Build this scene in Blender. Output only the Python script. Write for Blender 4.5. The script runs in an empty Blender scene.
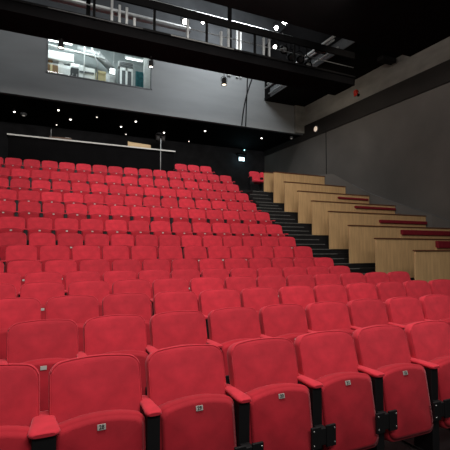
import bpy, bmesh, math, random
from mathutils import Vector, Matrix
from mathutils.bvhtree import BVHTree
random.seed(7)
S = bpy.context.scene
C = S.collection
R = math.radians

# ------------------------------------------------------------------ materials
def srgb(r, g, b):
    f = lambda c: (c/12.92 if c <= .04045 else ((c+.055)/1.055)**2.4)
    return tuple(f(v/255) for v in (r, g, b))

def mat(name, col, rough=.7, metal=0., noise=None, var=0., spec=.3, bump=0., sheen=0., emit=None, stretch=(1, 1, 1), rnd=0.):
    m = bpy.data.materials.new(name); m.use_nodes = True
    nt = m.node_tree; b = nt.nodes['Principled BSDF']
    b.inputs['Roughness'].default_value = rough
    b.inputs['Metallic'].default_value = metal
    b.inputs['Specular IOR Level'].default_value = spec
    b.inputs['Base Color'].default_value = (*col, 1)
    if sheen:
        b.inputs['Sheen Weight'].default_value = sheen
        b.inputs['Sheen Roughness'].default_value = .45
        b.inputs['Sheen Tint'].default_value = (1, .45, .5, 1)
    if noise:
        tc = nt.nodes.new('ShaderNodeTexCoord'); mp = nt.nodes.new('ShaderNodeMapping')
        mp.inputs['Scale'].default_value = stretch
        n = nt.nodes.new('ShaderNodeTexNoise'); n.inputs['Scale'].default_value = noise; n.inputs['Detail'].default_value = 5
        nt.links.new(tc.outputs['Object'], mp.inputs['Vector']); nt.links.new(mp.outputs['Vector'], n.inputs['Vector'])
        mr = nt.nodes.new('ShaderNodeMapRange')
        mr.inputs['From Min'].default_value = .3; mr.inputs['From Max'].default_value = .7
        mr.inputs['To Min'].default_value = 1-var; mr.inputs['To Max'].default_value = 1+var
        nt.links.new(n.outputs['Fac'], mr.inputs['Value'])
        mx = nt.nodes.new('ShaderNodeMix'); mx.data_type = 'RGBA'; mx.blend_type = 'MULTIPLY'
        mx.inputs['Factor'].default_value = 1; mx.inputs[6].default_value = (*col, 1)
        src = mr.outputs['Result']
        if rnd:
            oi = nt.nodes.new('ShaderNodeObjectInfo'); m2 = nt.nodes.new('ShaderNodeMapRange')
            m2.inputs['To Min'].default_value = 1-rnd; m2.inputs['To Max'].default_value = 1+rnd*.7
            nt.links.new(oi.outputs['Random'], m2.inputs['Value'])
            mu = nt.nodes.new('ShaderNodeMath'); mu.operation = 'MULTIPLY'
            nt.links.new(src, mu.inputs[0]); nt.links.new(m2.outputs['Result'], mu.inputs[1]); src = mu.outputs[0]
        nt.links.new(src, mx.inputs[7]); nt.links.new(mx.outputs[2], b.inputs['Base Color'])
        if bump:
            bp = nt.nodes.new('ShaderNodeBump'); bp.inputs['Strength'].default_value = bump; bp.inputs['Distance'].default_value = .01
            nt.links.new(n.outputs['Fac'], bp.inputs['Height']); nt.links.new(bp.outputs['Normal'], b.inputs['Normal'])
    if emit:
        b.inputs['Emission Color'].default_value = (*emit[0], 1); b.inputs['Emission Strength'].default_value = emit[1]
    return m

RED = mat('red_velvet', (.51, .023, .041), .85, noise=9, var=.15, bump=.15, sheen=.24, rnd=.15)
RED_SHADE = mat('red_velvet_shaded', (.36, .0105, .022), .88, noise=8, var=.18, bump=.15, sheen=.15, rnd=.10)  # same velvet, darkened to paint in the shade on the cushions
REDA = mat('red_velvet_arm', (.52, .022, .040), .85, noise=14, var=.12, sheen=.3)
DRED = mat('dark_red_upholstery', (.17, .006, .014), .85, noise=8, var=.15)
BLACK = mat('black_metal', (.006, .006, .007), .55)
BOLT = mat('bolt_steel', (.25, .25, .25), .4, .8)
PLATE = mat('plate_metal', (.36, .35, .33), .5, .1)
INK = mat('plate_ink', (.02, .02, .02), .6)
FLOOR = mat('black_floor', (.012, .0115, .012), .6, noise=3, var=.25)
TIER = mat('tier_black', (.006, .0057, .006), .7, noise=4, var=.3)
NOSE = mat('nosing_grey', (.10, .10, .095), .6, noise=12, var=.3)
WOOD = mat('birch_plywood', srgb(186, 152, 108), .55, noise=3.2, var=.13, stretch=(5, 5, .7))
CAPW = mat('dark_wood_cap', srgb(92, 56, 38), .5, noise=6, var=.2, stretch=(.5, 6, 6))
WALLG = mat('grey_painted_wall', (.158, .165, .168), .8, noise=.9, var=.10, stretch=(.5, 1, 2.2))
WALLR = mat('charcoal_wall_panel', (.082, .076, .071), .7, noise=.5, var=.22)
CONC = mat('concrete', (.165, .162, .15), .9, noise=1.6, var=.25, stretch=(1, .6, 1.4), bump=.2)
BAND = mat('brown_black_band', (.0085, .0066, .0056), .7, noise=1.5, var=.25)
VBLK = mat('matt_black', (.003, .0027, .003), .9, noise=2, var=.3, spec=.08)
VBLK2 = mat('soft_black', (.0065, .006, .0063), .8, noise=2, var=.3, spec=.15)
STEEL = mat('galvanised_steel', (.42, .43, .43), .5, .2, noise=8, var=.2)
PALE = mat('pale_paint', (.62, .63, .62), .6, noise=4, var=.1)
DUCTM = mat('duct_grey', (.34, .35, .35), .5, .2, noise=5, var=.15)
GREYM = mat('mid_grey', (.10, .105, .11), .6, noise=4, var=.2)
COUNT = mat('counter_edge', (.62, .61, .58), .5)
CONSOLE = mat('console_wood', srgb(198, 170, 128), .5, noise=5, var=.12, stretch=(.7, 5, 5))
CONS2 = mat('console_dark_wood', srgb(84, 60, 44), .5, noise=5, var=.2)
CARD = mat('cardboard', srgb(150, 120, 90), .9, noise=5, var=.1)
CREAM = mat('cream_card', srgb(225, 208, 160), .8, noise=5, var=.06)
TEAL = mat('teal_cloth', (.03, .14, .16), .8, noise=8, var=.3)
WHITE = mat('white_laminate', (.78, .79, .78), .5, noise=4, var=.05)
SIGNR = mat('alarm_red', (.45, .03, .02), .4)
DISC = mat('lamp_disc', (.8, .7, .6), .5, emit=((1, .78, .62), .45))
LENS = mat('lens_glow', (1, 1, 1), .3, emit=((1, .93, .84), 26))
LENSH = mat('lens_glow_bright', (1, 1, 1), .3, emit=((1, .97, .92), 90))
DOWN = mat('downlight_glow', (1, 1, 1), .3, emit=((1, .92, .82), 5))
DOWNDIM = mat('downlight_dim', (.3, .3, .3), .4, emit=((1, .9, .8), .25))
TEALG = mat('pilot_glow', (.3, .9, .9), .3, emit=((.35, .9, .95), 5))
TUBE = mat('tube_glow', (1, 1, 1), .3, emit=((.95, 1, 1), 3))
SIGN = mat('sign_face', (.8, .95, .95), .4, emit=((.62, .92, 1), 2.6))
SIGNK = mat('sign_symbol', (.01, .06, .05), .5)

def glass_mat():
    m = bpy.data.materials.new('window_glass'); m.use_nodes = True
    nt = m.node_tree; nt.nodes.remove(nt.nodes['Principled BSDF'])
    out = nt.nodes['Material Output']
    t = nt.nodes.new('ShaderNodeBsdfTransparent'); t.inputs[0].default_value = (.93, .96, .96, 1)
    g = nt.nodes.new('ShaderNodeBsdfGlossy'); g.inputs['Roughness'].default_value = .03
    mx = nt.nodes.new('ShaderNodeMixShader'); fr = nt.nodes.new('ShaderNodeFresnel'); fr.inputs[0].default_value = 1.45
    nt.links.new(fr.outputs[0], mx.inputs[0]); nt.links.new(t.outputs[0], mx.inputs[1]); nt.links.new(g.outputs[0], mx.inputs[2])
    nt.links.new(mx.outputs[0], out.inputs['Surface'])
    return m
GLASS = glass_mat()

# ------------------------------------------------------------------ mesh helpers
def box(bm, x0, x1, y0, y1, z0, z1, mi=0):
    vs = [bm.verts.new((x, y, z)) for x in (x0, x1) for y in (y0, y1) for z in (z0, z1)]
    q = lambda a, b, c, d: setattr(bm.faces.new((vs[a], vs[b], vs[c], vs[d])), 'material_index', mi)
    q(0, 1, 3, 2); q(4, 6, 7, 5); q(0, 4, 5, 1); q(2, 3, 7, 6); q(0, 2, 6, 4); q(1, 5, 7, 3)
    return vs

def bbox(bm, x0, x1, y0, y1, z0, z1, bev=.01, seg=2, mi=0):
    t = bmesh.new(); box(t, x0, x1, y0, y1, z0, z1, mi)
    bmesh.ops.bevel(t, geom=t.edges[:], offset=bev, segments=seg, affect='EDGES', profile=.6)
    merge(bm, t)

def merge(bm, t, M=None):
    if M is not None: bmesh.ops.transform(t, matrix=M, verts=t.verts)
    mp = {v: bm.verts.new(v.co) for v in t.verts}
    for f in t.faces:
        try:
            g = bm.faces.new([mp[v] for v in f.verts]); g.material_index = f.material_index; g.smooth = f.smooth
        except ValueError: pass
    t.free()

def tube(bm, pts, r, n=8, closed=False, mi=0):
    pts = [Vector(p) for p in pts]; rings = []
    N = len(pts)
    for i, p in enumerate(pts):
        a = pts[(i-1) % N] if (closed or i > 0) else p
        b = pts[(i+1) % N] if (closed or i < N-1) else p
        d = (b-a).normalized()
        up = Vector((0, 0, 1)) if abs(d.z) < .9 else Vector((0, 1, 0))
        s = d.cross(up).normalized(); t = s.cross(d)
        rings.append([bm.verts.new(p + r*(math.cos(2*math.pi*k/n)*s + math.sin(2*math.pi*k/n)*t)) for k in range(n)])
    for i in range(N if closed else N-1):
        A, B = rings[i], rings[(i+1) % N]
        for k in range(n):
            f = bm.faces.new((A[k], A[(k+1) % n], B[(k+1) % n], B[k])); f.smooth = True; f.material_index = mi
    if not closed:
        bm.faces.new(rings[0][::-1]).material_index = mi; bm.faces.new(rings[-1]).material_index = mi

def lathe(bm, prof, M=None, n=16, mi=0):
    """prof: (radius, z) list, about local z"""
    t = bmesh.new(); rings = []
    for r, z in prof:
        rings.append([t.verts.new((r*math.cos(2*math.pi*k/n), r*math.sin(2*math.pi*k/n), z)) for k in range(n)])
    for A, B in zip(rings, rings[1:]):
        for k in range(n):
            f = t.faces.new((A[k], A[(k+1) % n], B[(k+1) % n], B[k])); f.smooth = True; f.material_index = mi
    t.faces.new(rings[0][::-1]).material_index = mi; t.faces.new(rings[-1]).material_index = mi
    merge(bm, t, M)

def obj(name, bm, m, parent=None, smooth=False):
    bmesh.ops.recalc_face_normals(bm, faces=bm.faces[:])
    if smooth:
        for f in bm.faces: f.smooth = True
    me = bpy.data.meshes.new(name); bm.to_mesh(me); bm.free()
    for x in (m if isinstance(m, (list, tuple)) else [m]): me.materials.append(x)
    o = bpy.data.objects.new(name, me); C.objects.link(o)
    if parent: o.parent = parent
    return o

def tag(o, label, cat, group=None):
    o['label'] = label; o['category'] = cat
    if group: o['group'] = group
    return o

def thing(name, label, cat, loc=(0, 0, 0), group=None, rz=0):
    o = bpy.data.objects.new(name, None); C.objects.link(o)
    o.location = loc; o.rotation_euler = (0, 0, rz); o.empty_display_size = .2
    return tag(o, label, cat, group)

def struct(name, bm, m, parent=None):
    o = obj(name, bm, m, parent)
    o['kind'] = 'structure'
    return o

def B(*a, **k):
    bm = bmesh.new(); box(bm, *a, **k); return bm
def BB(*a, **k):
    bm = bmesh.new(); bbox(bm, *a, **k); return bm
def T(*a, **k):
    bm = bmesh.new(); tube(bm, *a, **k); return bm

# ------------------------------------------------------------------ camera
cd = bpy.data.cameras.new('camera'); cam = bpy.data.objects.new('camera', cd); C.objects.link(cam)
r_ = Vector((.90969306, -.41527737, .0017991)); f_ = Vector((.4145076, .90825411, .05707819)); u_ = Vector((-.02533732, -.0511779, .99836809))
cam.matrix_world = Matrix(((r_.x, u_.x, -f_.x, 0), (r_.y, u_.y, -f_.y, 0), (r_.z, u_.z, -f_.z, 0), (0, 0, 0, 1)))
FPX = 407.45
cd.sensor_width = 36; cd.lens = FPX/450*36; cd.clip_start = .05; cd.clip_end = 200
S.camera = cam
def proj(x, y, z):
    p = Vector((x, y, z)); d = p.dot(f_)
    return 225+FPX*p.dot(r_)/d, 225-FPX*p.dot(u_)/d, d

# ------------------------------------------------------------------ setting: tiers and floor
P = .53
ROWS = [  # back-top depth, back-top height, position of gap 0, index of the aisle end (None: runs out of view)
    ('front', 2.457, -.596, .044, None), ('second', 3.439, -.537, .314, None), ('third', 4.377, -.463, .055, 11),
    ('fourth', 5.436, -.402, .322, 11), ('fifth', 6.408, -.332, .869, 9), ('sixth', 7.245, -.190, .071, 11),
    ('seventh', 7.910, .056, -.534, 12), ('eighth', 9.065, .312, -.203, 12), ('ninth', 9.625, .661, -.256, 12),
    ('tenth', 10.783, 1.106, -.491, 13), ('eleventh', 11.560, 1.472, -.523, 13), ('twelfth', 12.629, 1.918, -.777, 14),
    ('thirteenth', 13.326, 2.330, -.803, 14), ('fourteenth', 14.527, 2.870, -1.065, 15)]
SEATH = .92
XL = -7.0
struct('floor', B(-8, 13, -6, 16, -3.2, -1.52), FLOOR)
ends = []
for k, (nm, Y, Z, X0, e) in enumerate(ROWS):
    fz = Z-SEATH
    xr = X0+(e if e else 11)*P+.10
    ends.append((Y, xr))
    y0 = Y-.50
    y1 = (ROWS[k+1][1]-.50) if k+1 < len(ROWS) else 15.0
    if k:
        t = struct('seating_tier', B(XL, xr, y0, y1, -3, fz), TIER)
# recess floor at the very back
RZ = 2.43
struct('floor_recess', B(XL, 8.2, 15.0, 20, -1, RZ), TIER)
struct('floor_landing', B(8.2, 11.6, 14.6, 20, -1, RZ-.02), TIER)

# aisle steps beside the wooden boxes
BX = [(14.19, 3.08, 2.27), (13.45, 2.97, 1.75), (12.68, 2.47, 1.34), (11.82, 2.02, .87), (11.03, 1.59, .44),
      (10.17, 1.17, -.02), (9.28, .69, -.43), (8.26, .29, -.81), (7.02, -.03, -.98)]
XB, XW = 7.5, 11.6
SB = .9146
BX = [(a*SB, b*SB, c*SB) for a, b, c in BX]
edges = []
for a, b in zip(BX, BX[1:]):
    edges.append((a[0]-.06, a[2]))
    for q in (1/3, 2/3): edges.append((a[0]-.06+(b[0]-a[0])*q, a[2]+(b[2]-a[2])*q))
edges.append((BX[-1][0]-.06, BX[-1][2]))
edges.append((5.8, -1.12))
def endx(a, b):
    xs = [6.0]
    for q, (yy, xr) in enumerate(ends):
        y1 = ends[q+1][0]-.5 if q+1 < len(ends) else 15
        if yy-.5 < b and y1 > a: xs.append(xr)
    return max(x for x in xs if x < 7.2)
st = bpy.data.objects.new('aisle_stairs', None); C.objects.link(st); st['kind'] = 'structure'
prevy = 14.6
for y, z in edges:
    xs = endx(y, prevy)
    o = struct('stair_step', B(xs, XW, y, prevy, -3, z), TIER, st)
    n = struct('nosing', BB(xs+.02, XB+ (0.0), y-.012, y+.03, z-.016, z+.005, bev=.003), NOSE, st)
    prevy = y

# ------------------------------------------------------------------ setting: walls
YW = 16.2; ZB = 5.52
WX0, WX1, WZ0, WZ1 = .09, 4.07, 6.49, 8.7
bm = bmesh.new()
box(bm, -8, WX0, YW, YW+.2, ZB, WZ1); box(bm, WX1, XW, YW, YW+.2, ZB, WZ1)
box(bm, WX0, WX1, YW, YW+.2, ZB, WZ0)
struct('wall_back', bm, WALLG)
struct('wall_back_upper', B(-8, XW, YW-.03, YW+.2, WZ1-.25, 12), mat('upper_wall_shaded', (.045, .048, .052), .8, noise=1, var=.3))  # upper wall given a darker colour to stand for shade up there
struct('ceiling_recess', B(-8, XW, YW+.2, 20.2, ZB, ZB+.12), VBLK)
struct('wall_recess', B(-8, XW, 20, 20.2, 0, ZB), mat('recess_wall_paint', (.02, .02, .022), .85, noise=2, var=.3, spec=.1))
struct('wall_right', B(XW, XW+.25, -5, 20.2, -3.2, 12), WALLR)
struct('trim_1', B(XW-.05, XW, -5, 20, 5.22, 5.92), BAND)
struct('trim_2', B(XW-.03, XW, -5, 20, 5.92, 6.87), CONC)
ENDS = [(9.45, 12.76, 2.80), (9.85, 11.98, 2.77), (10.2, 11.35, 2.30), (10.47, 10.71, 1.90), (10.96, 9.93, 1.49), (11.46, 9.12, 1.10), (11.57, 8.60, .86), (11.57, 4, -1.0)]
for (xa, ya, za), (xb, yb, zb_) in zip(ENDS, ENDS[1:]):
    bm = bmesh.new()
    bm.faces.new([bm.verts.new(p) for p in ((xa+.02, ya, -3), (xb+.02, yb, -3), (xb+.02, yb, zb_), (xa+.02, ya, za))])
    struct('wall_parapet', bm, WALLR)
bm = bmesh.new(); tube(bm, [(x+.02, y, z) for x, y, z in ENDS[2:]], .012, 6)
struct('trim_3', bm, GREYM)
struct('trim_4', B(XW-.012, XW, 14.50, 14.53, 2.3, 5.22), VBLK)
struct('ceiling', B(-8, XW+.2, -5, 20.2, 12, 12.2), VBLK)
struct('wall_left', B(-8.2, -8, -5, 20.2, -3.2, 12), VBLK2)
# pier where the concrete meets the back wall
struct('trim_6', B(XW-.55, XW-.03, YW-.12, YW, 5.55, 6.87), CONC)

# window glazing
bm = bmesh.new()
fw = .045
box(bm, WX0-.0, WX0+fw, YW-.02, YW+.1, WZ0, WZ1); box(bm, WX1-fw, WX1, YW-.02, YW+.1, WZ0, WZ1)
box(bm, WX0, WX1, YW-.02, YW+.1, WZ0, WZ0+fw)
win = struct('window_1', bm, GREYM)
p = struct('pane', B(WX0+fw, WX1-fw, YW+.04, YW+.05, WZ0+fw, WZ1), GLASS, win)

# gallery along the right wall (black underside)
g = struct('side_gallery', B(9.4, XW-.03, 1.0, YW, 6.87, 7.0), VBLK)
struct('gallery_edge', B(9.36, 9.40, 1.0, YW-.6, 6.85, 7.25), GREYM, g)
struct('gallery_parapet', B(9.42, 9.5, 1.0, YW, 7.0, 9.5), VBLK, g)

# ------------------------------------------------------------------ the seats
def outline(w0, w1, h, arch, rt, rb, n=7):
    """rounded, top-arched outline, counter-clockwise in (u,v); v from 0 to h"""
    pts = []
    a, b = w0/2, w1/2
    def arc(cx, cy, r, a0, a1):
        for i in range(n):
            t = R(a0+(a1-a0)*i/(n-1)); pts.append((cx+r*math.cos(t), cy+r*math.sin(t)))
    arc(-a+rb, rb, rb, 180, 270)
    for i in range(1, 6): pts.append((-a+rb+(2*a-2*rb)*i/6, 0))
    arc(a-rb, rb, rb, 270, 360)
    for i in range(1, 5): pts.append((a+(b-a)*i/5, rb+(h-rt-rb)*i/5))
    arc(b-rt, h-rt, rt, 0, 84)
    for i in range(1, 8):
        u = (b-rt)*(1-2*i/8); pts.append((u, h))
    arc(-b+rt, h-rt, rt, 96, 180)
    for i in range(1, 5): pts.append((-b+(a-b)*i/5, h-rt-(h-rt-rb)*i/5))
    out = []
    for u, v in pts:
        k = max(0., (v-h*.55)/(h*.45))
        out.append((u, v - arch*k*(u/b)**2))
    return out

def pad(ol, t, bulge, wrap=0., edge=.02):
    """upholstered pad standing in the u-v plane: local x=u, z=v, front towards -y"""
    bm = bmesh.new()
    cu = 0; cv = sum(v for _, v in ol)/len(ol)
    W = max(abs(u) for u, _ in ol); H = max(v for _, v in ol)-cv
    def ring(ins, y, extra=0):
        sx = 1-ins/W; sy = 1-ins/H
        return [bm.verts.new((cu+u*sx, y-wrap*(u/W)**2, cv+(v-cv)*sy)) for u, v in ol]
    e = edge
    rs = [ring(e*.6, t/2), ring(e*.1, t/2-e*.35), ring(0, t/2-e), ring(0, -t/2+e), ring(e*.08, -t/2+e*.55), ring(e*.32, -t/2+e*.22), ring(e*.75, -t/2+e*.02)]
    for sc in (.93, .84, .72, .58, .43, .28, .14):
        ins = (1-sc)
        y = -t/2-bulge*(1-sc*sc)
        rs.append([bm.verts.new((cu+u*sc, y-wrap*(u*sc/W)**2, cv+(v-cv)*sc)) for u, v in ol])
    n = len(ol)
    for A, Bq in zip(rs, rs[1:]):
        for k in range(n): bm.faces.new((A[k], A[(k+1) % n], Bq[(k+1) % n], Bq[k]))
    c = bm.verts.new((cu, -t/2-bulge, cv))
    for k in range(n): bm.faces.new((rs[-1][k], rs[-1][(k+1) % n], c))
    c2 = bm.verts.new((cu, t/2, cv))
    for k in range(n): bm.faces.new((rs[0][(k+1) % n], rs[0][k], c2))
    for f in bm.faces: f.smooth = True
    return bm, rs

# backrest
BT = .075
ol = outline(.505, .487, .55, .026, .065, .03)
bm_back, rs = pad(ol, BT, .016, wrap=.018, edge=.018)
pip = [v.co.copy() for v in rs[5]]
Mb = Matrix.Translation((0, -.125, SEATH-.545)) @ Matrix.Rotation(R(-13), 4, 'X')
bmesh.ops.transform(bm_back, matrix=Mb, verts=bm_back.verts)
bm_pip = bmesh.new()
tube(bm_pip, [Mb @ Vector((p.x, p.y-.001, p.z)) for p in pip], .0035, 5, closed=True)
# tipped-up cushion
ol = outline(.458, .462, .495, .036, .04, .06)
bm_cush, rs = pad(ol, .10, .022, wrap=-.004, edge=.026)
Mc = Matrix.Translation((0, -.288, .178)) @ Matrix.Rotation(R(-9), 4, 'X')
bmesh.ops.transform(bm_cush, matrix=Mc, verts=bm_cush.verts)
bv = BVHTree.FromBMesh(bm_cush)
hit = Mc @ Vector((0, -.3, .437)); dr = (Mc.to_3x3() @ Vector((0, 1, 0))).normalized()
loc, nor, _, _ = bv.ray_cast(hit, dr)
if nor.dot(dr) > 0: nor = -nor
zx = Vector((1, 0, 0)); zy = nor.cross(zx).normalized()
PM = Matrix(((zx.x, zy.x, nor.x, loc.x), (zx.y, zy.y, nor.y, loc.y), (zx.z, zy.z, nor.z, loc.z), (0, 0, 0, 1)))
bm_plate = bmesh.new(); bbox(bm_plate, -.021, .021, -.014, .014, -.003, .004, bev=.002)
bmesh.ops.transform(bm_plate, matrix=PM, verts=bm_plate.verts)
# lowered cushion (flat seat) for the two seats beyond the stairs
bm_low, rs = pad(ol, .095, .022, wrap=-.006, edge=.028)
Ml = Matrix.Translation((0, -.06, .40)) @ Matrix.Rotation(R(86), 4, 'X')
bmesh.ops.transform(bm_low, matrix=Ml, verts=bm_low.verts)

def arm_bm(x, ws=1.):
    bm = bmesh.new()
    secs = []
    n = 12
    L = [(-.03, .026*ws, .010), (-.05, .030*ws, .014), (-.15, .035*ws, .015), (-.24, .041*ws, .016), (-.285, .044*ws, .016), (-.308, .040*ws, .013), (-.318, .030*ws, .008)]
    for y, w, h in L:
        ring = []
        for k in range(n):
            t = 2*math.pi*k/n; c, s = math.cos(t), math.sin(t)
            ring.append(bm.verts.new((x + w*math.copysign(abs(c)**.6, c), y, .642 + h*math.copysign(abs(s)**.6, s))))
        secs.append(ring)
    for A, Bq in zip(secs, secs[1:]):
        for k in range(n): bm.faces.new((A[k], A[(k+1) % n], Bq[(k+1) % n], Bq[k])).smooth = True
    bm.faces.new(secs[0]); bm.faces.new(secs[-1][::-1])
    return bm
def post_bm(x, ws=1.):
    bm = bmesh.new()
    bbox(bm, x-.036*ws, x+.036*ws, -.298, -.13, .01, .628, bev=.006)
    bbox(bm, x-.05, x+.05, -.34, -.02, 0, .014, bev=.004)
    bbox(bm, x-.018, x+.018, -.14, -.02, .20, .60, bev=.005)
    return bm
def bracket_bm(x):
    bm = bmesh.new()
    for s in (-1, 1):
        t = bmesh.new(); xx = x+s*.056
        bbox(t, xx-.036, xx+.036, -.362, -.345, .285, .415, bev=.004)
        merge(bm, t)
        for zz in (.31, .395):
            lathe(bm, [(.006, 0), (.006, .005), (.003, .008)], Matrix.Translation((xx+s*.022, -.362, zz)) @ Matrix.Rotation(R(90), 4, 'X'), 8, 1)
    bbox(bm, x-.03, x+.03, -.356, -.29, .30, .40, bev=.004)
    return bm
def rail_bm():
    bm = bmesh.new(); bbox(bm, -.235, .235, -.20, -.16, .19, .225, bev=.005)
    return bm

def to_mesh(bm, m, name):
    bmesh.ops.recalc_face_normals(bm, faces=bm.faces[:])
    me = bpy.data.meshes.new(name); bm.to_mesh(me); bm.free()
    for x in (m if isinstance(m, (list, tuple)) else [m]): me.materials.append(x)
    return me
ME = {'backrest': to_mesh(bm_back, RED, 'backrest'), 'piping': to_mesh(bm_pip, REDA, 'piping'),
      'cushion': to_mesh(bm_cush, RED_SHADE, 'seat_cushion'), 'low': to_mesh(bm_low, REDA, 'seat_cushion_lowered'),
      'plate': to_mesh(bm_plate, PLATE, 'number_plate'),
      'arm': to_mesh(arm_bm(-P/2), REDA, 'armrest'), 'arm_end': to_mesh(arm_bm(P/2), REDA, 'armrest_end'),
      'arm_wide': to_mesh(arm_bm(-P/2, 1.65), REDA, 'armrest_wide'), 'post_wide': to_mesh(post_bm(-P/2, 1.5), BLACK, 'post_wide'),
      'post': to_mesh(post_bm(-P/2), BLACK, 'post'), 'post_end': to_mesh(post_bm(P/2), BLACK, 'post_end'),
      'bracket': to_mesh(bracket_bm(-P/2), [BLACK, BOLT], 'bracket'), 'bracket_end': to_mesh(bracket_bm(P/2), [BLACK, BOLT], 'bracket_end'),
      'rail': to_mesh(rail_bm(), BLACK, 'support_bar')}
def part(name, me, parent):
    o = bpy.data.objects.new(name, me); C.objects.link(o); o.parent = parent
    return o
def seat(loc, label, group, last=False, number=None, low=False, wide=False):
    t = thing('theatre_seat', label, 'seat', loc, group)
    b = part('backrest', ME['backrest'], t); part('piping', ME['piping'], b)
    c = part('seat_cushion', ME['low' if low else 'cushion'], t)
    part('support_bar', ME['rail'], t)
    if not low:
        pl = part('number_plate', ME['plate'], t)
        if number:
            cu = bpy.data.curves.new('numeral', 'FONT'); cu.body = number; cu.size = .027; cu.align_x = 'CENTER'; cu.align_y = 'CENTER'
            cu.extrude = .0008; cu.offset = .0006; cu.materials.append(INK)
            tmp = bpy.data.objects.new('tmp', cu); C.objects.link(tmp); bpy.context.view_layer.update()
            nm_ = bpy.data.meshes.new_from_object(tmp.evaluated_get(bpy.context.evaluated_depsgraph_get()))
            bpy.data.objects.remove(tmp); bpy.data.curves.remove(cu)
            q = part('numeral', nm_, pl); q.matrix_local = PM @ Matrix.Translation((0, 0, .0046))
    part('armrest', ME['arm_wide' if wide else 'arm'], t)
    po = part('post', ME['post_wide' if wide else 'post'], t); part('hinge_bracket', ME['bracket'], po)
    if last:
        part('armrest', ME['arm_end'], t)
        po = part('post', ME['post_end'], t); part('hinge_bracket', ME['bracket_end'], po)
    return t

ORD = ['', 'first', 'second', 'third', 'fourth', 'fifth', 'sixth', 'seventh', 'eighth', 'ninth', 'tenth', 'eleventh', 'twelfth',
       'thirteenth', 'fourteenth', 'fifteenth', 'sixteenth', 'seventeenth', 'eighteenth', 'nineteenth']
total = 0
for k, (nm, Y, Z, X0, e) in enumerate(ROWS):
    idx = []
    for i in range(-4, e if e else 12):
        xc = X0+(i+.5)*P
        q = [proj(xc+s*.22, Y-.06, Z-d) for s in (-1, 1) for d in (.05, .3)]
        if max(a[0] for a in q) > 2 and min(a[0] for a in q) < 448: idx.append(i)
    for j, i in enumerate(idx):
        xc = X0+(i+.5)*P
        row = 'front row' if k == 0 else nm+' row from front'
        if e:
            o = e-i
            if o == 1: lab = 'red velvet tip-up seat at the stair aisle end of the '+row
            else: lab = 'red velvet tip-up seat %s from the stair aisle in the %s' % (ORD[o], row)
        else:
            lab = 'red velvet tip-up seat %s from left edge of view in the %s' % (ORD[j+1], row)
        num = str(27+j) if k == 0 else None
        s = seat((xc, Y, Z-SEATH), lab, 'red seats in the '+row, last=(e is not None and i == e-1) or (e is None and j == len(idx)-1), number=num, wide=(k == 0 and i == 0))
        jit = random.Random(k*97+i)
        s.rotation_euler = (R(jit.uniform(-.8, .8)), 0, R(jit.uniform(-.7, .7)))
        total += 1
# short back row behind the fourteenth
for j, lab in enumerate(['leftmost', 'middle', 'rightmost']):
    seat((5.05+j*P, 15.36, RZ), 'red velvet tip-up seat, %s of the three in the short back row' % lab, 'three seats of the short back row', last=(j == 2))
for j, lab in enumerate(['left', 'right']):
    seat((8.40+j*P, 15.42, RZ-.02), 'red seat folded down beyond the stair top, %s one of the pair' % lab, 'pair of seats beyond the stairs', last=(j == 1), low=True)

# ------------------------------------------------------------------ wooden boxes with benches
BORD = ['topmost', 'second from top', 'third from top', 'fourth from top', 'middle', 'fourth from the front', 'third from the front', 'second from the front', 'nearest']
for k, (y, zt, zb) in enumerate(BX):
    lab = 'pale plywood box front beside the stairs, %s of the nine' % BORD[k]
    t = thing('box_partition', lab, 'partition', (XB, y, zb), 'plywood box fronts stepping up beside the stairs')
    h = zt-zb; LN = [9.45, 9.85, 10.2, 10.47, 10.96, 11.46, 11.54, 11.54, 11.54][k]-XB
    obj('front_panel', BB(0, LN, -.022, .022, .0, h-.03, bev=.004, seg=1), WOOD, t)
    obj('cap', BB(-.012, LN, -.045, .045, h-.03, h, bev=.008), CAPW, t)
    if 3 <= k <= 7:
        # bench of the bay in front of this panel
        x0 = {3: 9.05, 4: 9.11, 5: 9.35, 6: 9.33, 7: 9.56}[k]; sh = {3: .07, 4: .08, 5: .10, 6: .14, 7: .19}[k]
        top = {3: 1.725, 4: 1.355, 5: .872, 6: .53, 7: .205}[k]
        zb2 = BX[k+1][2]+.02
        b = thing('upholstered_bench', 'dark red upholstered bench against the %s plywood box front' % BORD[k], 'bench', (x0, y-.03, zb2), 'red benches in the plywood boxes')
        L = LN+XB-x0-.12
        obj('back_cushion', BB(0, L, -.09, -.0, top-zb2-sh, top-zb2, bev=.02, seg=3), DRED, b)
        obj('seat_cushion', BB(0, L, -.40, -.09, top-zb2-.50, top-zb2-.38, bev=.02, seg=3), DRED, b)
        obj('base', BB(.03, L-.03, -.36, -.03, 0.0, top-zb2-.50, bev=.006), VBLK2, b)
        obj('back_board', BB(.0, L, -.03, -.002, top-zb2-.42, top-zb2-sh+.02, bev=.004), WOOD, b)

# ------------------------------------------------------------------ control desk behind the seats
CY = 15.72
t = thing('control_desk', 'long black control counter with thin white front edge behind the last row', 'counter', (-1.1, CY, RZ))
obj('worktop', BB(0, 6.05, 0, .75, 3.90-RZ-.0, 3.94-RZ, bev=.006), [VBLK2], t)
e_ = obj('edge_strip', BB(0, 6.05, -.02, 0, 3.895-RZ, 3.945-RZ, bev=.004), COUNT, t); e_['label'] = 'thin white front edge'
obj('front_panel', BB(.05, 6.0, .03, .08, .55, 3.9-RZ, bev=.004), VBLK, t)
obj('kick_panel', BB(.05, 6.0, .0, .05, 0, .55, bev=.004), mat('kick_grey', (.03, .032, .032), .6), t)
for x in (.08, 3.0, 5.9): obj('leg', BB(x-.03, x+.03, .55, .65, 0, 3.9-RZ, bev=.004), VBLK2, t)

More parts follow.
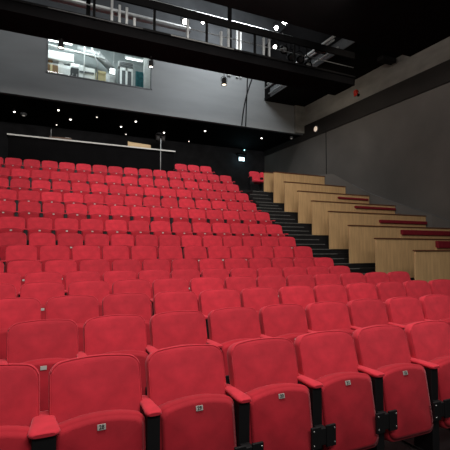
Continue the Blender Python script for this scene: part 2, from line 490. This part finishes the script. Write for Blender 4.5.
def console(x0, x1, z, h0, h1, name, label, m):
    t = thing(name, label, 'mixer', (x0, CY+.05, z))
    w = x1-x0
    bm = bmesh.new()
    pts = [(0, 0), (w, 0), (w, h1), (w-.03, h1), (.03, h0), (0, h0+.03)]
    f = [bm.verts.new((x, 0, zz)) for x, zz in pts]; g2 = [bm.verts.new((x, .03, zz)) for x, zz in pts]
    bm.faces.new(f); bm.faces.new(g2[::-1])
    for i in range(len(f)):
        j = (i+1) % len(f); bm.faces.new((f[i], g2[i], g2[j], f[j]))
    obj('back_panel', bm, m, t)
    obj('body', BB(.02, w-.02, .03, .45, 0, min(h0, h1)*.8, bev=.01), VBLK2, t)
    obj('control_surface', BB(.03, w-.03, .06, .42, min(h0, h1)*.8, min(h0, h1)*.8+.01, bev=.003), GREYM, t)
    return t
console(3.05, 3.95, 3.94, .19, .15, 'mixing_console', 'pale wooden backed sound console on the right half of the control counter', CONSOLE)
console(.24, 1.0, 3.94, .07, .09, 'lighting_console', 'low dark console on the left half of the control counter', CONS2)
t = thing('gooseneck_lamp', 'thin gooseneck lamp standing at the left console on the control counter', 'lamp', (.30, CY+.04, 3.94))
obj('stem', T([(0, 0, 0), (0, 0, .2), (.0, .01, .33), (.03, .04, .36)], .008, 6), STEEL, t)
obj('base', BB(-.04, .04, -.03, .03, 0, .02, bev=.005), VBLK2, t)
obj('lamp_head', BB(.02, .09, .02, .06, .345, .365, bev=.005), VBLK2, t)
t = thing('paper_sheet', 'small white paper lying near the left console on the control counter', 'paper', (.78, CY+.1, 3.94))
obj('sheet', BB(0, .2, -.03, .1, 0.085, .10, bev=.002), PALE, t)
# stand with dark fixture in front of the counter
t = thing('fixture_stand', 'thin stand carrying a dark fixture in front of the control counter', 'stand', (4.30, CY-.14, RZ))
obj('pole', T([(0, 0, .03), (0, 0, 2.05)], .014, 8), STEEL, t)
for a in (90, 210, 330):
    obj('leg', T([(0, 0, .22), (.11*math.cos(R(a)), .11*math.sin(R(a)), .01)], .01, 6), GREYM, t)
h_ = obj('fixture_head', BB(-.16, .16, -.1, .1, 2.05, 2.12, bev=.02), VBLK2, t)
obj('bracket', BB(-.03, .03, -.03, .03, 1.92, 2.05, bev=.006), VBLK2, t)
# small hanging loudspeakers above the counter
for j, (x, z, lab) in enumerate([(4.88, 5.12, 'left'), (5.12, 5.10, 'right')]):
    t = thing('loudspeaker', 'small dark loudspeaker hung under the recess ceiling above the stand, %s of two' % lab, 'loudspeaker', (x, 18.2, z), 'small loudspeakers above the counter')
    obj('cabinet', BB(-.09, .09, -.1, .1, -.16, .16, bev=.012), mat('speaker_grey', (.05, .045, .045), .6), t)
    obj('driver_cone', T([(0, -.098, -.04), (0, -.112, -.04)], .06, 14), GREYM, t)
    obj('mounting_rod', T([(0, 0, .16), (0, 0, ZB-z)], .012, 6), VBLK2, t)

# ------------------------------------------------------------------ recess downlights
DL = [(-1.02, 17.97, 1), (.57, 17.02, 1), (1.08, 18.06, 1.3), (.58, 19.11, .6), (2.05, 17.26, .5), (3.20, 18.19, 1.3), (3.64, 17.17, 1),
      (3.64, 19.33, .5), (5.20, 18.29, 1.3), (6.78, 19.27, .5), (6.85, 17.24, 1.1), (9.82, 17.21, 1.0)]
names_ = ['far left, near the left end of the counter', 'front row, above the gooseneck lamp', 'bright one right of the gooseneck lamp', 'faint one at the back above the left console',
          'faint one at front, second from left', 'bright one above the left end of pale console', 'front row, above the pale console', 'faint one at the back above the pale console',
          'bright one right of the hung loudspeakers', 'faint one at the back left of the exit sign', 'front one left of the exit sign', 'front one right of the exit sign']
for (x, y, s), l in zip(DL, names_):
    t = thing('downlight', 'small ceiling downlight in dark recess, '+l, 'light', (x, y, ZB), 'downlights in the recess ceiling')
    bm = bmesh.new(); lathe(bm, [(.055, -.11), (.06, -.10), (.06, 0)], None, 14); obj('housing', bm, VBLK2, t)
    bm = bmesh.new(); r0 = .042 if s >= 1 else .030
    lathe(bm, [(r0*.4, -.145), (r0*.85, -.135), (r0, -.11), (r0, -.105)], None, 12)
    obj('lens', bm, DOWN if s > .9 else mat('downlight_faint', (.6, .6, .6), .4, emit=((1, .9, .8), 1.6)), t)
for (x, y, w, l) in [(-.70, 18.4, .13, 'left'), (11.25, 16.75, .09, 'right')]:
    t = thing('ceiling_disc', 'unlit round grey disc on the recess ceiling, at the far %s' % l, 'fitting', (x, y, ZB), 'unlit discs on the recess ceiling')
    bm = bmesh.new(); lathe(bm, [(w*.7, -.09), (w, -.07), (w, 0)], None, 18); obj('cover', bm, GREYM, t)
    bm = bmesh.new(); lathe(bm, [(w*.4, -.105), (w*.45, -.088)], None, 14); obj('lens', bm, DOWNDIM, t)

# exit sign with its pilot light
EX, EY, EZ = 10.10, 19.88, 4.92
t = thing('exit_sign', 'glowing white exit sign with dark pictograms on the recess wall', 'sign', (EX, EY, EZ))
obj('housing', BB(-.20, .16, 0, .08, -.13, .13, bev=.01), VBLK2, t)
obj('face', BB(-.19, .15, -.012, 0, -.10, .10, bev=.004), SIGN, t)
bm = bmesh.new()   # running figure and arrow
lathe(bm, [(.018, 0), (.018, .003)], Matrix.Translation((-.075, -.0125, .06)) @ Matrix.Rotation(R(90), 4, 'X'), 10)
for pts in [[(-.08, .04), (-.092, -.01)], [(-.092, -.01), (-.06, -.035), (-.07, -.075)], [(-.092, -.01), (-.115, -.04), (-.15, -.045)],
            [(-.08, .032), (-.05, .012), (-.03, .022)], [(-.082, .032), (-.115, .025), (-.13, 0)]]:
    tube(bm, [(a, -.014, b) for a, b in pts], .009, 6)
box(bm, .03, .10, -.015, -.012, -.014, .014)
v = [bm.verts.new(p) for p in [(.09, -.0135, .04), (.09, -.0135, -.04), (.135, -.0135, 0)]]; bm.faces.new(v)
obj('pictogram', bm, SIGNK, t)
obj('mounting_arm', T([(0, .04, .13), (0, .04, ZB-EZ)], .012, 6), VBLK2, t)
t = thing('sign_hood', 'flat black shade projecting just above the glowing exit sign', 'shade', (EX-.1, EY-.05, EZ+.2))
obj('shade_plate', BB(-.25, .25, -.12, .12, 0, .1, bev=.01), VBLK, t)
obj('bracket', BB(-.02, .02, .08, .2, .02, .06, bev=.005), VBLK, t)
t = thing('pilot_light', 'tiny teal pilot light hanging above the exit sign', 'light', (EX+.10, EY-.1, ZB))
obj('housing', T([(0, 0, -.08), (0, 0, 0)], .04, 10), VBLK2, t)
bm = bmesh.new(); lathe(bm, [(.012, -.135), (.026, -.12), (.026, -.08)], None, 10); obj('lens', bm, TEALG, t)

# ------------------------------------------------------------------ right wall fittings
t = thing('wall_disc_lamp', 'round pale disc lamp on the dark band of the right wall', 'lamp', (XW-.05, 15.15, 5.52), None)
Mx = Matrix.Rotation(R(-90), 4, 'Y')
bm = bmesh.new(); lathe(bm, [(.15, 0), (.15, .03), (.13, .04)], Mx, 24); obj('rim', bm, GREYM, t)
bm = bmesh.new(); lathe(bm, [(.125, .035), (.12, .05), (.07, .06)], Mx, 24); obj('diffuser', bm, DISC, t)
t = thing('fire_alarm', 'small red alarm sounder on the concrete band of the right wall', 'alarm', (XW-.03, 12.52, 6.33))
bm = bmesh.new(); lathe(bm, [(.10, 0), (.10, .06), (.075, .10), (.05, .10)], Mx, 18); obj('sounder', bm, SIGNR, t)
obj('base', BB(-.06, 0, -.10, .10, -.15, -.06, bev=.01), SIGNR, t)
obj('junction_box', BB(-.07, 0, -.17, -.1, -.22, -.12, bev=.01), VBLK2, t)
t = thing('floodlight', 'dark lamp fitting under the gallery at the right wall', 'fixture', (XW-.25, 10.5, 6.87))
obj('housing', BB(-.55, .1, -.14, .14, -.24, -.08, bev=.03), VBLK2, t)
obj('yoke', BB(-.1, -.04, -.04, .04, -.1, 0, bev=.005), VBLK, t)

# ------------------------------------------------------------------ lighting bridges
BRX0, BRX1 = -7.5, 9.36
t = thing('lighting_bridge', 'black lighting bridge with pale posts spanning in front of the window', 'bridge', (0, 10.2, 5.38))
obj('girder', BB(BRX0, BRX1, 0, 1.0, 0, .26, bev=.01), VBLK, t)
obj('edge_rail', BB(BRX0, BRX1, -.04, 0, .24, .30, bev=.01), VBLK2, t)
obj('light_edge_strip', BB(3.05, 4.9, -.05, -.02, .25, .285, bev=.004), mat('edge_strip_grey', (.20, .20, .19), .5), t)
obj('light_edge_strip', BB(.05, 2.3, -.05, -.02, .25, .275, bev=.004), mat('edge_strip_dim', (.09, .09, .09), .5), t)
obj('rail_panel', BB(BRX0, BRX1, -.03, .03, .88, 1.10, bev=.01), VBLK2, t)
obj('back_rail', T([(BRX0, .95, .80), (BRX1, .95, .80)], .02, 6), VBLK2, t)
obj('mid_rail', T([(BRX0, .95, .52), (BRX1, .95, .52)], .016, 6), VBLK2, t)
obj('front_rail', T([(BRX0, .06, .62), (BRX1, .06, .62)], .014, 6), STEEL, t)
obj('lamp_bar', T([(1.5, .8, 1.57), (9.2, .8, 1.57)], .025, 8), VBLK2, t)
obj('lamp_bar', T([(4.8, -.5, 1.57), (9.2, -.5, 1.57)], .025, 8), VBLK2, t)
pale = [(1.53, .32, .88), (1.72, .22, .80), (1.90, .34, .78), (2.10, .28, .55), (2.62, .26, .86), (3.55, .30, .86), (4.55, .3, .75), (4.78, .26, .88), (5.12, .28, .9), (5.93, .28, .88), (6.12, .28, .88)]
for x, a, b in pale:
    obj('pale_post', BB(x-.03, x+.03, .03, .08, a-.06, b, bev=.006), PALE, t)
for x in (1.1, 2.62, 4.1, 5.62, 7.0):
    obj('dark_post', BB(x-.03, x+.03, .0, .06, .2, 1.1, bev=.01), VBLK2, t)
for x in (1.0, 5.0):
    obj('hanger', BB(x-.05, x+.05, .4, .5, .26, 6.4, bev=.01), VBLK2, t)

t = thing('overhead_bridge', 'nearest wide black bridge overhead filling the top of the view', 'bridge', (0, 4.6, 5.38))
obj('soffit', BB(BRX0, BRX1, 0, 3.4, 0, .22, bev=.01), VBLK, t)
obj('side_panel', BB(BRX0, BRX1, 3.32, 3.4, .22, 1.6, bev=.01), VBLK, t)
obj('hanging_rod', T([(2, 3.2, .2), (2, 3.2, 6.5)], .04, 6), VBLK, t)
obj('hanging_rod', T([(7, 3.2, .2), (7, 3.2, 6.5)], .04, 6), VBLK, t)

# pipe, duct and high rails seen between the two bridges
o = obj('air_duct', T([(-3, 12.5, 7.28), (4.4, 12.5, 7.26)], .10, 14), DUCTM); tag(o, 'pale grey round duct running above the lighting bridge on the left', 'duct')
o = obj('handrail_pipe', T([(2.9, 13.6, 8.62), (9.2, 13.6, 8.60)], .055, 8), PALE); tag(o, 'bright pale pipe running above the rail panel toward the right', 'pipe')
# row of pale panels high behind the far right of the bridge
for j, (x, w, h, m) in enumerate([(7.55, .16, 1.0, PALE), (7.95, .10, 1.1, PALE), (8.12, .06, 1.1, WHITE)]):
    o = obj('cable_tray', BB(x-w/2, x+w/2, YW-.12, YW-.02, 7.7, 7.7+h+1.2, bev=.01), m)
    tag(o, 'pale vertical cable tray on the back wall behind the bridge, %s of three' % ['left', 'middle', 'right'][j], 'tray', 'vertical cable trays')

for j, (x, z, r, m) in enumerate([(9.22, 7.42, .05, PALE), (9.1, 7.2, .035, STEEL), (9.28, 6.98, .03, STEEL)]):
    o = obj('gallery_pipe', T([(x, 10.9, z), (x, 15.6, z)], r, 8), m)
    tag(o, 'pale pipe running toward the back along the right gallery edge, %s of three' % ['top', 'middle', 'bottom'][j], 'pipe', 'pipes along the gallery edge')
t = thing('grille_panel', 'small pale perforated panel at the far right end of the rail', 'panel', (7.9, 10.35, 6.3))
obj('frame', BB(-.02, .42, 0, .04, -.02, .20, bev=.006), GREYM, t)
bm = bmesh.new()
for a in range(8): bbox(bm, .01+a*.05, .045+a*.05, -.012, 0, .01, .17, bev=.004)
obj('grille', bm, PALE, t)
# thin dark tubes standing in for cable shadows on the back wall
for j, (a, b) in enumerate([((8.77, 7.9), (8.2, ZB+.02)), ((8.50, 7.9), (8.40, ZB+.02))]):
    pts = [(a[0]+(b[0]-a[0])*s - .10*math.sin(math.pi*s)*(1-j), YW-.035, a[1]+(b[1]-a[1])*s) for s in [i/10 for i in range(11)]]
    o = obj('cable_shadow_strip', T(pts, .028, 6), VBLK2); tag(o, 'dark cable-shadow strip on the grey back wall, %s of the two' % ['left at the bottom', 'right at the bottom'][j], 'shadow strip', 'cable shadows on the back wall')

def spot(loc, aim, label, lens=LENS, s=1., group='stage lights on the bridges', top=None):
    if top is None: top = 6.95 if loc[2] > 6 else 5.40
    t = thing('stage_light', label, 'stage light', loc, group)
    d = (Vector(aim)-Vector(loc)).normalized()
    q = d.to_track_quat('Z', 'Y').to_matrix().to_4x4()
    bm = bmesh.new(); lathe(bm, [(.05*s, -.16*s), (.085*s, -.13*s), (.09*s, .02*s), (.105*s, .12*s), (.095*s, .12*s), (.085*s, .09*s)], q, 16); obj('housing', bm, VBLK2, t)
    bm = bmesh.new(); lathe(bm, [(.082*s, .07*s), (.07*s, .10*s), (.03*s, .115*s)], q, 16); obj('lens', bm, lens, t)
    bm = bmesh.new()
    tube(bm, [(-.12*s, 0, 0), (-.12*s, 0, .14*s), (-.06*s, 0, .2*s), (.06*s, 0, .2*s), (.12*s, 0, .14*s), (.12*s, 0, 0)], .012*s, 6)
    tube(bm, [(0, 0, .2*s), (0, 0, max(.22*s, top-loc[2]))], .014*s, 6)
    obj('yoke', bm, VBLK2, t)
    return t
CAMP = (0, 0, 0)
spot((3.72, 11.0, 6.62), (2.4, 6, 3), 'bright stage light between pale posts left of centre on the bridge')
spot((4.28, 11.0, 6.74), (3.0, 7, 3), 'smaller lit stage light just right of the bright left one', s=.6)
spot((.39, 11.0, 5.20), (.39, 10.9, 2), 'small work light under the bridge at the window left end', s=.75, lens=mat('worklight_a', (1, 1, 1), .3, emit=((1, .9, .75), 7)))
spot((2.73, 11.0, 5.14), (2.73, 10.9, 2), 'small work light under the bridge at the window right end', s=.7, lens=mat('worklight_b', (1, 1, 1), .3, emit=((1, .9, .75), 7)))
spot((4.98, 11.0, 5.03), (4.98, 10.9, 2), 'small work light under the bridge before the bare grey wall', s=.8, lens=mat('worklight_c', (1, 1, 1), .3, emit=((1, .85, .6), 5)))
spot((6.30, 9.7, 6.55), (2.5, 2, 2), 'brightest stage light high on the right, upper one of two', lens=LENSH, s=.85)
spot((6.02, 9.7, 6.30), (2.5, 2, 2), 'bright stage light high on the right, lower one of two', lens=LENSH, s=.75)
spot((6.78, 11.0, 6.50), (3, 4, 3), 'warm lit stage light under the two brightest ones', s=.75)
for j, (x, z) in enumerate([(7.15, 6.55), (7.45, 6.35), (7.8, 6.35), (8.1, 6.2)]):
    spot((x, 11.1, z), (x-1, 6, 3), 'unlit stage light at the right end of the bridge, %s from left' % ['first', 'second', 'third', 'fourth'][j], lens=STEEL, s=1.3)

# ------------------------------------------------------------------ room behind the window
RX0, RX1, RY1, RZ0, RZ1 = -.9, 5.6, 19.2, 6.2, 9.3
struct('floor_control_room', B(RX0, RX1, YW+.2, RY1, RZ0-.1, RZ0), GREYM)
struct('ceiling_control_room', B(RX0, RX1, YW+.2, RY1, RZ1, RZ1+.1), WALLG)
struct('wall_control_room_back', B(RX0, RX1, RY1, RY1+.1, RZ0, RZ1), mat('room_wall', (.30, .33, .33), .8, noise=2, var=.15))
struct('wall_control_room_left', B(RX0-.1, RX0, YW+.2, RY1, RZ0, RZ1), WALLG)
struct('wall_control_room_right', B(RX1, RX1+.1, YW+.2, RY1, RZ0, RZ1), WALLG)
def boxthing(name, label, cat, x0, x1, y0, y1, z0, z1, m, parts=None, group=None):
    t = thing(name, label, cat, ((x0+x1)/2, (y0+y1)/2, z0), group)
    w, d, h = (x1-x0)/2, (y1-y0)/2, z1-z0
    obj('carcass', BB(-w, w, -d, d, 0, h, bev=.012), m, t)
    for p_ in (parts or []):
        n, a, b, c, e, mm = p_
        obj(n, BB(-w+2*w*a, -w+2*w*b, -d-.02, -d-.001, h*c, h*e, bev=.004), mm, t)
    return t
boxthing('wall_cupboard', 'long white wall cupboard at upper left behind the window', 'cupboard', .05, 1.12, 17.5, 17.9, 7.62, 7.98, WHITE, [('door', .03, .48, .06, .94, WHITE), ('door', .52, .97, .06, .94, WHITE)])
boxthing('wall_shelf', 'grey shelf board under the white cupboard behind the window', 'shelf', .05, 1.6, 17.6, 17.9, 7.42, 7.50, DUCTM, [('front_edge', .0, 1., .1, .9, PALE)])
boxthing('worktop_unit', 'white worktop unit standing low at left behind the window', 'cabinet', .50, 1.02, 17.3, 17.8, RZ0, 7.36, WHITE, [('door', .05, .95, .05, .9, PALE)])
boxthing('cardboard_box', 'brown cardboard box in the lower left window corner', 'box', .02, .52, 17.1, 17.4, RZ0, 7.22, CARD, [('tape', .42, .58, .0, 1., CREAM)])
boxthing('storage_cabinet', 'white framed cabinet with dark shelf in the middle behind the window', 'cabinet', 1.30, 1.95, 17.4, 17.8, RZ0, 7.48, PALE, [('door', .05, .95, .80, .86, GREYM), ('door', .05, .95, .5, .56, GREYM)])
boxthing('cream_carton', 'cream coloured carton beside the white cabinet behind the window', 'carton', 2.00, 2.36, 17.1, 17.5, RZ0+.55, 7.30, CREAM, [('lid', .0, 1., .85, 1., CREAM)])
boxthing('low_table', 'dark low table carrying the cream carton behind the window', 'table', 1.95, 3.0, 17.0, 17.6, RZ0, RZ0+.55, GREYM, [('drawer', .1, .45, .6, .9, STEEL), ('drawer', .55, .9, .6, .9, STEEL)])
boxthing('server_rack', 'tall dark rack with white uprights right of centre behind the window', 'rack', 3.0, 3.55, 17.5, 18.0, RZ0, 7.80, GREYM, [('upright', .0, .14, .0, 1., WHITE), ('upright', .42, .58, .0, 1., WHITE), ('upright', .88, 1., 0., 1., PALE), ('shelf', .1, .9, .92, 1., WHITE)])
boxthing('small_monitor', 'small lit white screen on the wall behind the window', 'monitor', 2.62, 2.86, 17.9, 17.95, 7.58, 7.86, VBLK2, [('screen', .05, .95, .07, .93, TUBE)])
boxthing('vent_unit', 'white slatted vent unit below the tube lamp behind the window', 'vent', 2.95, 3.6, 17.6, 17.9, 7.88, 8.12, DUCTM, [('slat', .05, .95, .15, .3, GREYM), ('slat', .05, .95, .45, .6, GREYM), ('slat', .05, .95, .72, .85, GREYM)])
boxthing('white_counter', 'white counter fronts with steel top, centre of the window', 'counter', 1.0, 1.35, 17.5, 17.9, RZ0, 7.6, WHITE, [('door', .1, .9, .05, .9, DUCTM)])
for j, (x, z, w_, h, m) in enumerate([(.15, 7.50, .18, .10, CARD), (.55, 7.50, .2, .09, PALE), (1.15, 7.50, .16, .16, GREYM), (1.38, 7.50, .14, .12, WHITE)]):
    boxthing('storage_box', 'small %s box on the grey shelf behind the window' % ['brown', 'pale', 'dark', 'white'][j], 'box', x, x+w_, 17.62, 17.85, z, z+h, m, [('lid', 0., 1., .8, 1., m)], 'boxes on the grey shelf')
boxthing('equipment_case', 'dark equipment case standing on the floor before the white counter', 'case', .98, 1.28, 16.9, 17.2, RZ0, 7.16, GREYM, [('latch', .2, .3, .6, .75, STEEL), ('latch', .7, .8, .6, .75, STEEL)])
boxthing('grey_cabinet', 'grey cabinet at the back wall left of the dark rack', 'cabinet', 2.45, 2.95, 18.2, 18.7, RZ0, 7.75, DUCTM, [('door', .05, .48, .05, .95, STEEL), ('door', .52, .95, .05, .95, STEEL)])
o = obj('ceiling_pipe', T([(-.5, 17.4, 8.16), (2.4, 17.9, 8.22)], .045, 10), PALE); tag(o, 'pale horizontal pipe above the white cupboard behind the window', 'pipe')
o = obj('ceiling_pipe', T([(1.7, 17.0, 8.3), (2.0, 17.0, 7.6), (2.0, 17.0, RZ0+.6)], .03, 10), STEEL); tag(o, 'bent steel pipe dropping to the low table behind the window', 'pipe')
t = thing('tube_lamp', 'lit white tube lamp at upper right behind the window', 'lamp', (3.6, 17.5, 8.24))
obj('tube', T([(-.36, 0, 0), (.36, 0, 0)], .032, 10), TUBE, t); obj('batten', BB(-.4, .4, -.03, .03, .035, .09, bev=.006), PALE, t)
obj('suspension', T([(0, 0, .09), (0, 0, RZ1-8.24)], .008, 6), STEEL, t)
t = thing('tube_lamp', 'lit white tube lamp at upper left behind the window', 'lamp', (.55, 17.6, 8.42))
obj('tube', T([(-.5, 0, 0), (.5, 0, 0)], .032, 10), TUBE, t); obj('batten', BB(-.55, .55, -.03, .03, .035, .09, bev=.006), PALE, t)
obj('suspension', T([(0, 0, .09), (0, 0, RZ1-8.42)], .008, 6), STEEL, t)
o = obj('water_pipe', T([(1.51, 17.3, RZ0), (1.51, 17.3, RZ1)], .022, 8), PALE); tag(o, 'thin white vertical pipe just left of window centre', 'pipe')
o = obj('water_pipe', T([(2.9, 18.6, RZ0), (2.9, 18.6, RZ1)], .03, 8), DUCTM); tag(o, 'grey vertical pipe right of window centre', 'pipe')
bm = bmesh.new()
pr = [(3.66+.36*i/24, 17.5+.03*math.sin(i*1.6)) for i in range(25)]
lo = [bm.verts.new((x, y, 6.5)) for x, y in pr]; hi = [bm.verts.new((x, y, 7.75)) for x, y in pr]
for i in range(24): bm.faces.new((lo[i], lo[i+1], hi[i+1], hi[i])).smooth = True
o = obj('hanging_curtain', bm, TEAL); tag(o, 'teal cloth hanging at the right behind the window', 'curtain')
struct('trim_7', B(4.03, 4.30, 17.4, 17.6, RZ0, RZ1), PALE)
t = thing('service_duct', 'wide slanted grey duct crossing behind the window centre', 'duct', (2.2, 18.3, 8.2))
obj('body', T([(-.9, 0, .4), (.0, 0, .3), (.6, .1, -.2)], .16, 14), DUCTM, t)
obj('flange', T([(-.05, 0, .3), (.03, 0, .29)], .19, 14), STEEL, t)

# ------------------------------------------------------------------ light
def area(loc, aim, sx, sy, power, col=(1, 1, 1), spread=180):  # makes the house lights and also the added fill lamps
    l = bpy.data.lights.new('house_or_fill_light', 'AREA'); l.shape = 'RECTANGLE'; l.size = sx; l.size_y = sy; l.energy = power; l.color = col
    l.spread = R(spread)
    o = bpy.data.objects.new('house_or_fill_light', l); C.objects.link(o); o.location = loc
    o.rotation_euler = (Vector(aim)-Vector(loc)).to_track_quat('-Z', 'Y').to_euler()
    return o
WARM = (1, .94, .88)
area((1.6, 2.2, 4.9), (2.0, 4.2, -.8), 5, .8, 350, WARM)
area((1.0, -3.0, 4.5), (2.2, 5.0, -.4), 5, 1.5, 240, WARM)  # frontal fill added behind the camera to lift the seats
area((2.5, 5.4, 5.25), (3.0, 10.0, .4), 7, .8, 178, WARM)
area((2.5, 6.6, 5.25), (3.5, 14.4, 2.4), 7, .8, 165, WARM, 110)
# wash on the back wall from the bridge
area((6.7, 13.0, 9.0), (5.4, 16.2, 6.2), 2.4, .5, 310, (.93, .97, 1))
area((-1.5, 13.0, 9.0), (-1.5, 16.2, 6.4), 3.0, .5, 42, (.95, .98, 1))
# catwalk space above
area((7.0, 12.6, 9.8), (7.6, 15.0, 8.0), 2.5, 1.5, 110, (.93, .98, 1))
area((.6, 11.5, 8.4), (.8, 12.5, 7.3), 3.5, .2, 45, (1, .98, .95))  # unseen lamp added to brighten the duct
area((4.0, 8.5, 6.5), (4.0, 10.3, 6.0), 6, .15, 30, (1, .98, .95))  # unseen strip lamp added behind the near bridge to brighten the posts
# window room
area((1.2, 16.8, 9.2), (1.2, 17.9, 6.5), 2.6, .6, 165, (.93, 1, 1))
area((3.9, 16.9, 9.2), (3.9, 18.3, 6.5), 1.6, .5, 22, (.93, 1, 1))
# exit sign spill
pl = bpy.data.lights.new('sign_glow', 'POINT'); pl.energy = 4.5; pl.color = (.45, .85, 1); pl.shadow_soft_size = .08
o = bpy.data.objects.new('sign_glow', pl); C.objects.link(o); o.location = (EX-.05, EY-.22, EZ-.05)
# right wall wash
area((8.6, 12.6, 5.9), (11.6, 14.4, 4.4), .8, .4, 24, (1, .86, .68))
area((8.3, 8.5, 6.2), (11.6, 9.2, 3.8), 1.5, .4, 30, (1, .9, .78))

w = bpy.data.worlds.new('world'); S.world = w; w.use_nodes = True
bg = w.node_tree.nodes['Background']; bg.inputs[0].default_value = (1, .97, .95, 1); bg.inputs[1].default_value = .10
S.view_settings.view_transform = 'Standard'; S.view_settings.look = 'None'
S.view_settings.exposure = 0; S.view_settings.gamma = 1
print('SEATS', total+5)
